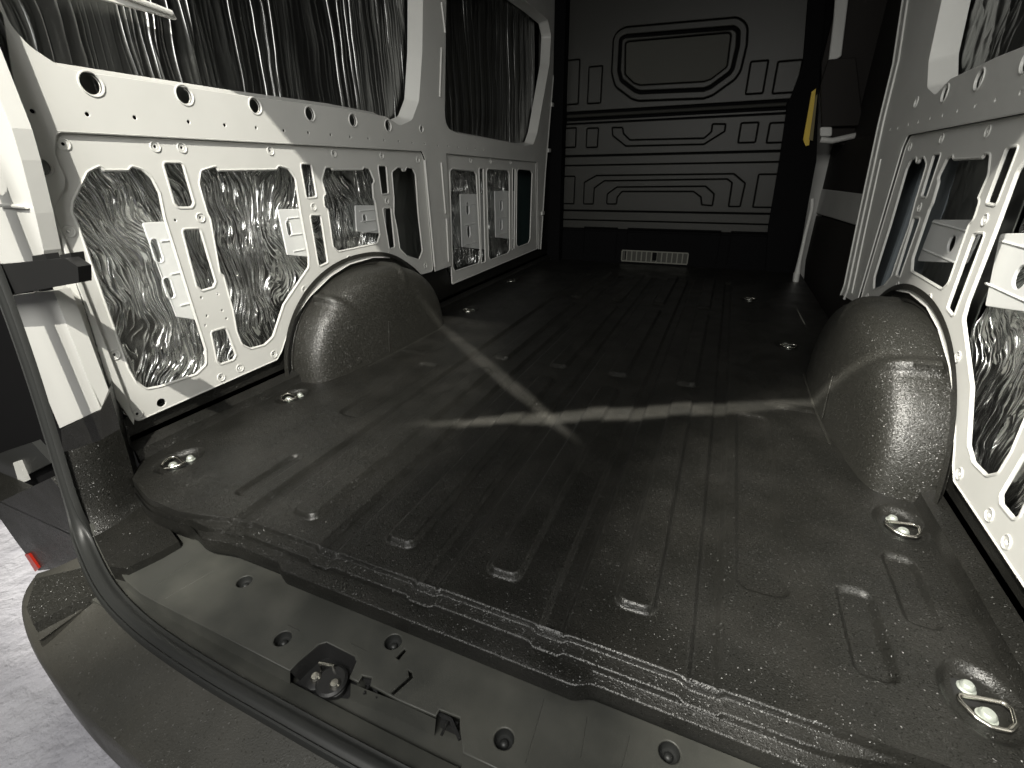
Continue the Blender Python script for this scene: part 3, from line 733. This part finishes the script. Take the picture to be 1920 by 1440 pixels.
for i, p in enumerate(sp_):
    t = (sp_[min(i+1, n-1)]-sp_[max(i-1, 0)]).normalized(); s_ = sm(-.10, .06, p.z)
    N_ = Vector((0, -s_, 1-s_+.02)); L_ = N_.cross(t).normalized(); N_ = t.cross(L_).normalized()
    if N_.dot(Vector((0, -s_, 1-s_+.02))) < 0: N_ = -N_
    for l, h_ in prof_s: vv.append(p+L_*(l*.72+.002)+N_*h_*.9)
k.add(vv, [(i*m_p+j, i*m_p+j+1, (i+1)*m_p+j+1, (i+1)*m_p+j) for i in range(n-1) for j in range(m_p-1)])
part(k, 'door_seal', M['rubber'], None, 50)
# black painted strip beside the seal, along the sill
fp = [p for p in sp_ if p.z < -.02 and p.x < .62]
k = MB(); A = [p+Vector((.016, .016, -.004)) for p in fp]; B = [p+Vector((.026, .052, -.016)) for p in fp]; n = len(A)
k.add(A+B, [(i, i+1, i+1+n, i+n) for i in range(n-1)]); part(k, 'seal_flange', M['sill'], None, 60)

fp = [p for p in sp_ if -.07 < p.z < .13 and p.x < 0]
k = MB(); n = len(fp); rows_ = [(.006, .008, 0), (.016, .030, 0), (.018, .075, -.004), (.0, .13, -.004)]
k.add([p+Vector(r_) for r_ in rows_ for p in fp], [(i+j*n, i+1+j*n, i+1+(j+1)*n, i+(j+1)*n) for j in range(3) for i in range(n-1)]); part(k, 'corner_flange', M['liner'], None, 60)
# ------------------------------------------------------------------ rear corner on the left
def U(px, py, ax, v): return tuple(un(px, py, ax, v))
def poly(name, pts, m_, d=(0, .02, 0), sm_=0, mirror=False, parent=None, label=None):
    k = MB(); k.prism([Vector(p) for p in pts], d); return part(k, name, m_, parent, sm_, mirror, label)
dp_ = vp('rear_corner_pillar')
# rearward face of the pillar, upper and lower
poly('upper_face', [(-1.1, .54, 1.7), (-.85, .54, 1.7), U(22, 240, 1, .54), U(40, 300, 1, .54), U(66, 400, 1, .54), U(82, 470, 1, .54), U(84, 500, 1, .54), U(-150, 510, 1, .54)], M['white'], (-.0, .03, 0), parent=dp_)
k = MB(); a0 = [(-.85, .542, 1.7), U(22, 240, 1, .542), U(66, 400, 1, .542), U(84, 500, 1, .542), U(105, 555, 1, .53), U(125, 610, 1, .522), U(188, 762, 1, .522)]
b0 = [(-WX+.004, .60, 1.6), (-WX+.004, *W(40, 250)), (-WX+.004, *W(80, 352)), (-WX+.004, *W(112, 450)), (-WX+.004, *W(150, 560)), (-WX+.004, *W(175, 640)), (-WX+.004, *W(215, 775))]
n = len(a0); k.add(a0+b0, [(i, i+1, i+1+n, i+n) for i in range(n-1)]); part(k, 'pillar_return', M['white'], dp_, 0)
poly('lower_post', [U(10, 556, 1, .52), U(100, 545, 1, .52), U(118, 590, 1, .52), U(187, 768, 1, .52), U(112, 803, 1, .52)], M['white'], (.0, .03, 0), parent=dp_)
for a, b in (((0, 385), (50, 388)),):
    k = MB(); k.tube([U(*a, 1, .536), U(*b, 1, .536)], .004, False, 8); part(k, 'pressed_bead', M['white'], dp_)
# check strap across it
k = MB(); k.prism([Vector(U(-60, 500, 1, .46)), Vector(U(0, 496, 1, .46)), Vector(U(122, 484, 1, .46)), Vector(U(146, 500, 1, .46)), Vector(U(148, 530, 1, .46)), Vector(U(0, 556, 1, .46)), Vector(U(-60, 562, 1, .46))], (0, .02, 0))
k.prism([Vector(U(112, 478, 1, .47)), Vector(U(132, 474, 1, .47)), Vector(U(136, 492, 1, .47)), Vector(U(114, 492, 1, .47))], (0, .02, 0))
k.prism([Vector(U(60, 480, 1, .465)), Vector(U(84, 476, 1, .465)), Vector(U(90, 492, 1, .465)), Vector(U(62, 494, 1, .465))], (0, .02, 0))
part(k, 'check_strap', M['black'])
# black lower trim of the pillar
k = MB(); k.prism([Vector(U(114, 806, 1, .518)), Vector(U(188, 770, 1, .518)), Vector(U(206, 735, 1, .528)), Vector(U(262, 930, 1, .528)), Vector(U(215, 1010, 1, .518)), Vector(U(172, 1060, 1, .518)), Vector(U(130, 960, 1, .518))], (-.09, .055, -.0))
part(k, 'corner_trim', M['liner'])
k = MB(); k.prism([Vector(U(165, 985, 2, -.06)), Vector(U(205, 925, 2, -.06)), Vector(U(262, 915, 2, -.06)), Vector(U(335, 1015, 2, -.06)), Vector(U(300, 1035, 2, -.06)), Vector(U(236, 1066, 2, -.06)), Vector(U(205, 1062, 2, -.06))], (0, 0, -.04))
part(k, 'corner_foot', M['liner'])
# black plate put in for the dark door gap left of the seal
poly('door_gap_black', [U(-150, 470, 1, .56), U(20, 470, 1, .56), U(120, 800, 1, .56), U(150, 960, 1, .56), U(-150, 960, 1, .56)], M['deep'], (0, .02, 0))
# tail corner block with bracket
tc = vp('bumper')
k = MB()
f0 = U(-60, 968, 1, .44); f1 = U(0, 941, 1, .44); f2 = U(95, 896, 1, .44); zt = f1[2]
k.prism([Vector((f0[0]-.1, .44, zt-.002)), Vector((f2[0], .44, zt-.002)), Vector((f2[0]+.02, .52, zt-.002)), Vector((f0[0]-.1, .52, zt-.002))], (0, 0, .004))
k.prism([Vector(U(-30, 955, 1, .44)), Vector(f1), Vector(f2), Vector(U(125, 930, 1, .44)), Vector(U(165, 1060, 1, .44)), Vector(U(72, 1070, 1, .44)), Vector(U(30, 1015, 1, .44)), Vector(U(0, 972, 1, .44))], (0, .06, 0))
part(k, 'corner_block', M['liner'], tc, 0)
poly('reflector', [U(46, 1040, 1, .434), U(53, 1039, 1, .434), U(72, 1066, 1, .434), U(66, 1072, 1, .434)], M['red'], (0, .02, 0), parent=tc)
poly('hinge_bracket', [U(0, 850, 1, .54), U(60, 830, 1, .54), U(96, 868, 1, .54), U(0, 915, 1, .54), U(-60, 915, 1, .54)], M['rubber'], (0, .02, 0))
poly('hinge_tab', [U(24, 868, 1, .53), U(34, 865, 1, .53), U(50, 902, 1, .53), U(36, 908, 1, .53)], M['white'], (0, .01, 0))
# main bumper top: loft between the seal line and the outer edge, rolled down at the rim
inn = [un(*p, 2, -.11) for p in ((120, 1060), (160, 1085), (185, 1120), (235, 1180), (300, 1235), (400, 1300), (520, 1368), (650, 1440), (800, 1520), (1000, 1620))]
out = [un(*p, 2, -.15) for p in ((70, 1075), (45, 1110), (42, 1155), (70, 1220), (108, 1275), (155, 1332), (215, 1390), (290, 1450), (400, 1530), (560, 1640))]
inn = [Vector((p.x, p.y+.03, p.z)) for p in inn]
def dens(P, n=6):
    Q = []
    for i in range(len(P)-1):
        for k_ in range(n): Q.append(P[i].lerp(P[i+1], k_/n))
    return Q+[P[-1]]
inn = dens(inn); out = dens(out)
for _ in range(12):
    inn = [inn[0]]+[(inn[i-1]+inn[i]*2+inn[i+1])/4 for i in range(1, len(inn)-1)]+[inn[-1]]
    out = [out[0]]+[(out[i-1]+out[i]*2+out[i+1])/4 for i in range(1, len(out)-1)]+[out[-1]]
bp = MB(); n = len(inn); rows = []
for a, b in zip(inn, out):
    d = (b-a); d2 = Vector((d.x, d.y, 0)).normalized()
    row = [a+Vector((0, 0, 0))]
    for t in (.1, .3, .5, .7, .85, .95): row.append(a.lerp(b, t)+Vector((0, 0, -.004*math.sin(t*3.1))))
    row += [b, b+d2*.006+Vector((0, 0, -.006)), b+d2*.009+Vector((0, 0, -.02)), b+d2*.008+Vector((0, 0, -.10)), b-d2*.02+Vector((0, 0, -.2))]
    rows.append(row)
mlen = len(rows[0])
bp.add([p for r_ in rows for p in r_], [(i*mlen+j, i*mlen+j+1, (i+1)*mlen+j+1, (i+1)*mlen+j) for i in range(n-1) for j in range(mlen-1)])
part(bp, 'bumper_step', M['bumper'], tc, 50)
# raised corner pad and its step on the bumper top
k = MB(); pad = [Vector(U(*p, 2, -.105)) for p in ((66, 1085), (165, 1062), (186, 1108), (120, 1140), (62, 1170), (50, 1140))]
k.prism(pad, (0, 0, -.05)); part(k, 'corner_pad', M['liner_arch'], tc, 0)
k = MB(); pad = [Vector(U(*p, 2, -.128)) for p in ((60, 1165), (186, 1106), (194, 1116), (72, 1200))]
k.prism(pad, (0, 0, -.03)); part(k, 'corner_step', M['bumper'], tc, 0)
k = MB(); k.tube([Vector(U(*p, 2, -.128)) for p in ((74, 1200), (130, 1160), (193, 1113))], .0022, False, 6); part(k, 'parting_line', M['bumper'], tc)

# ------------------------------------------------------------------ bulkhead
bk = vp('bulkhead')
k = MB(); k.box(-1.0, .80, BY+.02, BY+.03, -.05, 1.8)
part(k, 'back_sheet', M['deep'], bk, 0)
def zz(py, px=1240): return BK(px, py)[1]
def PZ(pts): return [BK(1000+x/3, y/3) for x, y in pts]
xl, xr = BK(1050, 290)[0], BK(1462, 290)[0]
win = PZ([(485, 215), (520, 195), (1130, 145), (1165, 170), (1160, 260), (1130, 390), (1110, 420), (1000, 500), (960, 515), (600, 530), (570, 520), (490, 460), (475, 400)])
win = rounded(win, .04, 4)
pane = rounded(PZ([(518, 240), (540, 232), (1100, 182), (1115, 196), (1092, 378), (1000, 448), (960, 462), (600, 482), (562, 468), (515, 420)]), .03, 4)
bands = []
ins = []
def rect(x0, y0, x1, y1): 
    a = BK(x0, y0); b = BK(x1, y1); return [(a[0], a[1]), (b[0], a[1]), (b[0], b[1]), (a[0], b[1])]
up_sh = [rect(1062, 113, 1085, 196), rect(1104, 125, 1127, 194), rect(1407, 115, 1431, 176), rect(1458, 115, 1494, 174)]
mid_sh = [rect(1058, 240, 1080, 277), rect(1100, 240, 1121, 277), rect(1389, 230, 1417, 268), rect(1443, 230, 1472, 268),
          PZ([(440, 715), (505, 715), (510, 750), (545, 785), (960, 775), (1000, 740), (1005, 695), (1085, 695), (1080, 740), (960, 815), (520, 825), (445, 765)])]
low_sh = [rect(1053, 330, 1077, 383), rect(1422, 326, 1450, 390),
          PZ([(280, 1150), (285, 1025), (355, 985), (1130, 975), (1195, 1030), (1165, 1165), (1095, 1165), (1115, 1030), (1090, 1010), (400, 1020), (345, 1060), (340, 1150)]),
          PZ([(410, 1150), (415, 1090), (470, 1050), (970, 1045), (1020, 1090), (1010, 1160), (945, 1155), (940, 1110), (900, 1080), (500, 1080), (475, 1110), (470, 1150)])]
ring1 = inset(win, -.045)
zl = [zz(201), zz(206), zz(212), zz(216), zz(222), zz(287), zz(290.5), zz(306.5), zz(308.5), zz(396), zz(399), zz(415), zz(417), zz(432)]
def band(z0, z1, shapes, y=BY, x0=-.86, x1=.74, m_='bulk'):
    kk = MB(); sh = [rounded(s_, .012, 3) for s_ in shapes]
    plate(kk, rounded([(x0, z0), (x1, z0), (x1, z1), (x0, z1)], .006, 2), sh, .012, .004, bulkp(y), 1)
    for s_ in sh: plate(kk, inset(s_, .0065), [], .012, .004, bulkp(y-.002), 1)
    return kk
kb = band(zl[0]+.004, 1.78, up_sh, x0=-.86, x1=.74)
# the window area is cut separately, so build the band again with it
kb = MB(); sh = [rounded(s_, .012, 3) for s_ in up_sh]
plate(kb, rounded([(-.86, zl[0]+.004), (.74, zl[0]+.004), (.74, 1.78), (-.86, 1.78)], .006, 2), sh+[ring1], .012, .004, bulkp(BY))
for s_ in sh: plate(kb, inset(s_, .0065), [], .012, .004, bulkp(BY-.002))
plate(kb, inset(ring1, .008), [win], .016, .005, bulkp(BY-.004), 2)
part(kb, 'pressed_sheet', M['bulk'], bk, 35)
wn_ = vp('blank_window') ; wn_.parent = bk; wn_.matrix_parent_inverse = Matrix()
kb = MB(); plate(kb, inset(win, .020), [pane], .02, .006, bulkp(BY-.004), 2); part(kb, 'window_frame', M['bulk'], wn_, 35)
kb = MB(); plate(kb, inset(pane, .006), [], .012, .004, bulkp(BY), 2); part(kb, 'window_blank', M['bulkpane'], wn_, 35)
kb = MB()
kb.tube([(xl+.05, BY-.006, (zl[1]+zl[2])/2), (xr-.02, BY-.006, (zl[1]+zl[2])/2)], .012, False, 10, 1)
plate(kb, [(-.86, zl[4]), (.74, zl[4]), (.74, zl[4]+.012), (-.86, zl[4]+.012)], [], .006, .002, bulkp(BY+.008))
part(kb, 'cross_rail', M['bulk'], bk)
part(band(zl[5], zl[4]-.012, mid_sh), 'pressed_sheet', M['bulk'], bk)
kb = band(zl[7], zl[6], []); part(kb, 'pressed_sheet', M['bulk'], bk)
part(band(zl[9], zl[8], low_sh), 'pressed_sheet', M['bulk'], bk)
part(band(zl[11], zl[10], []), 'pressed_sheet', M['bulk'], bk)
part(band(zl[13], zl[12], []), 'pressed_sheet', M['bulk'], bk)
# dark side frames
k = MB(); k.box(-.96, -.80, BY-.10, BY+.01, .0, 1.78); part(k, 'side_frame', M['deep'], bk, 0); k = MB()
k.prism([Vector(U(x_, y_, 1, BY-.05)) for x_, y_ in ((1520, -60), (1554, -60), (1537, 120), (1531, 300), (1516, 380), (1482, 575), (1432, 575), (1440, 430), (1462, 300), (1476, 200), (1506, 120))], (0, .05, 0))
part(k, 'side_frame', M['deep'], bk, 0)
# kick board and vent
k = MB(); k.box(-.86, .78, BY-.012, BY+.012, .0, zl[13]-.02)
for x0, x1 in ((-.62, -.36), (-.28, .38), (.45, .7)):
    k.tube([(x0, BY-.014, .03), (x0, BY-.014, .26), (x1, BY-.014, .26), (x1, BY-.014, .03)], .006, False, 6)
part(k, 'kick_board', M['deep'], bk)
vt = MB(); A = BK(1166, 489); B = BK(1289, 490); Tz = BK(1200, 469)[1]; z0 = A[1]; x0, x1 = A[0], B[0]; yv = BY-.022
vt.box(x0, x1, yv, yv+.006, Tz-.008, Tz); vt.box(x0, x1, yv, yv+.006, z0, z0+.008)
for i in range(14):
    x = x0+(x1-x0)*i/13; vt.box(x-.004, x+.004, yv+.0005, yv+.0055, z0+.008, Tz-.008)
part(vt, 'vent_grille', M['grille'], bk, 0)
k = MB(); k.box(x0+.002, x1-.002, yv+.006, yv+.008, z0+.002, Tz-.002); part(k, 'vent_filter', M['bulkpane'], bk, 0)
k = MB(); k.box((x0+x1)/2-.012, (x0+x1)/2+.02, yv-.002, yv+.002, z0+.02, Tz-.01); part(k, 'vent_latch', M['deep'], bk, 0)
# yellow handle
h = MB(); P = [Vector(U(*p, 1, BY-.09)) for p in ((1530, 166), (1522, 172), (1506, 262), (1511, 274), (1517, 272), (1526, 200))]
h.prism(P, (0, .02, 0)); part(h, 'grab_handle', M['yellow'], None, 30)
h = MB(); P = [Vector(U(*p, 1, BY-.095)) for p in ((1533, 176), (1529, 180), (1517, 262), (1524, 264))]
h.prism(P, (0, .004, 0)); part(h, 'handle_insert', mat('olive_plastic', (.18, .15, .06), .6), None, 30)

# ------------------------------------------------------------------ side door on the right, seen through its opening
sd = vp('sliding_door')
XD = .99
def D(*pts): return [(p.y, p.z) for p in [un(*q, 0, XD) for q in pts]]
def dplate(name, pts, m_, th=.02, x=XD, bev=.006):
    kk = MB(); plate(kk, rounded(D(*pts), .02, 3), [], th, bev, lambda u_, v_, w_: (x+w_, u_, v_), 2); return part(kk, name, m_, sd, 35)
k = MB(); k.box(1.03, 1.05, 2.0, 4.2, -.35, 1.85); part(k, 'door_skin', M['brown'], sd, 0)
YD = 3.74
def E_(name, pts, m_, d=.03, y=YD):
    kk = MB(); P = rounded([(p.x, p.z) for p in [un(*q, 1, y) for q in pts]], .012, 3); plate(kk, P, [], d, .006, lambda u_, v_, w_: (u_, y+w_, v_), 2); return part(kk, name, m_, sd, 35)
E_('glass_panel', [(1585, -60), (1760, -60), (1700, 300), (1540, 262), (1540, 120)], M['brown'], .01, YD+.03)
E_('window_post', [(1570, -60), (1593, -60), (1590, 0), (1577, 106), (1552, 122), (1562, 40)], M['white'])
E_('door_panel_edge', [(1552, 112), (1604, 108), (1618, 236), (1540, 238), (1538, 160)], M['brown'], .03, YD-.02)
kk = MB(); kk.tube([un(*q, 1, YD-.02) for q in ((1538, 262), (1560, 264), (1650, 244))], .017, False, 10); part(kk, 'cross_tube', M['white'], sd, 60)
E_('latch_block', [(1537, 238), (1560, 238), (1560, 256), (1537, 256)], M['white'], .02, YD-.03)
dplate('trim_card', [(1530, 280), (1640, 250), (1640, 368), (1520, 352)], M['brown'], .012, XD+.01)
dplate('cross_beam', [(1522, 352), (1620, 364), (1620, 428), (1570, 412), (1516, 396)], M['white'], .02, XD+.01)
dplate('trim_card', [(1516, 400), (1570, 415), (1620, 430), (1600, 570), (1580, 640), (1500, 600)], M['brown'], .012, XD+.01)
# the pale front post of the opening, with the step cheek below
kk = MB()
kk.tube([un(*q, 1, 3.5) for q in ((1523, 372), (1522, 392), (1510, 440), (1499, 490), (1495, 512))], [.016, .017, .015, .017, .026], False, 10, .7)
kk.tube([un(*q, 1, 3.5) for q in ((1494, 512), (1490, 540), (1484, 572))], [.028, .024, .022], False, 10, .7)
part(kk, 'opening_post', M['white'], None, 50)
kk = MB(); kk.tube([un(1490, 574, 2, .0), un(1510, 612, 2, .0)], .005, False, 6); part(kk, 'step_edge', M['grille'], None)
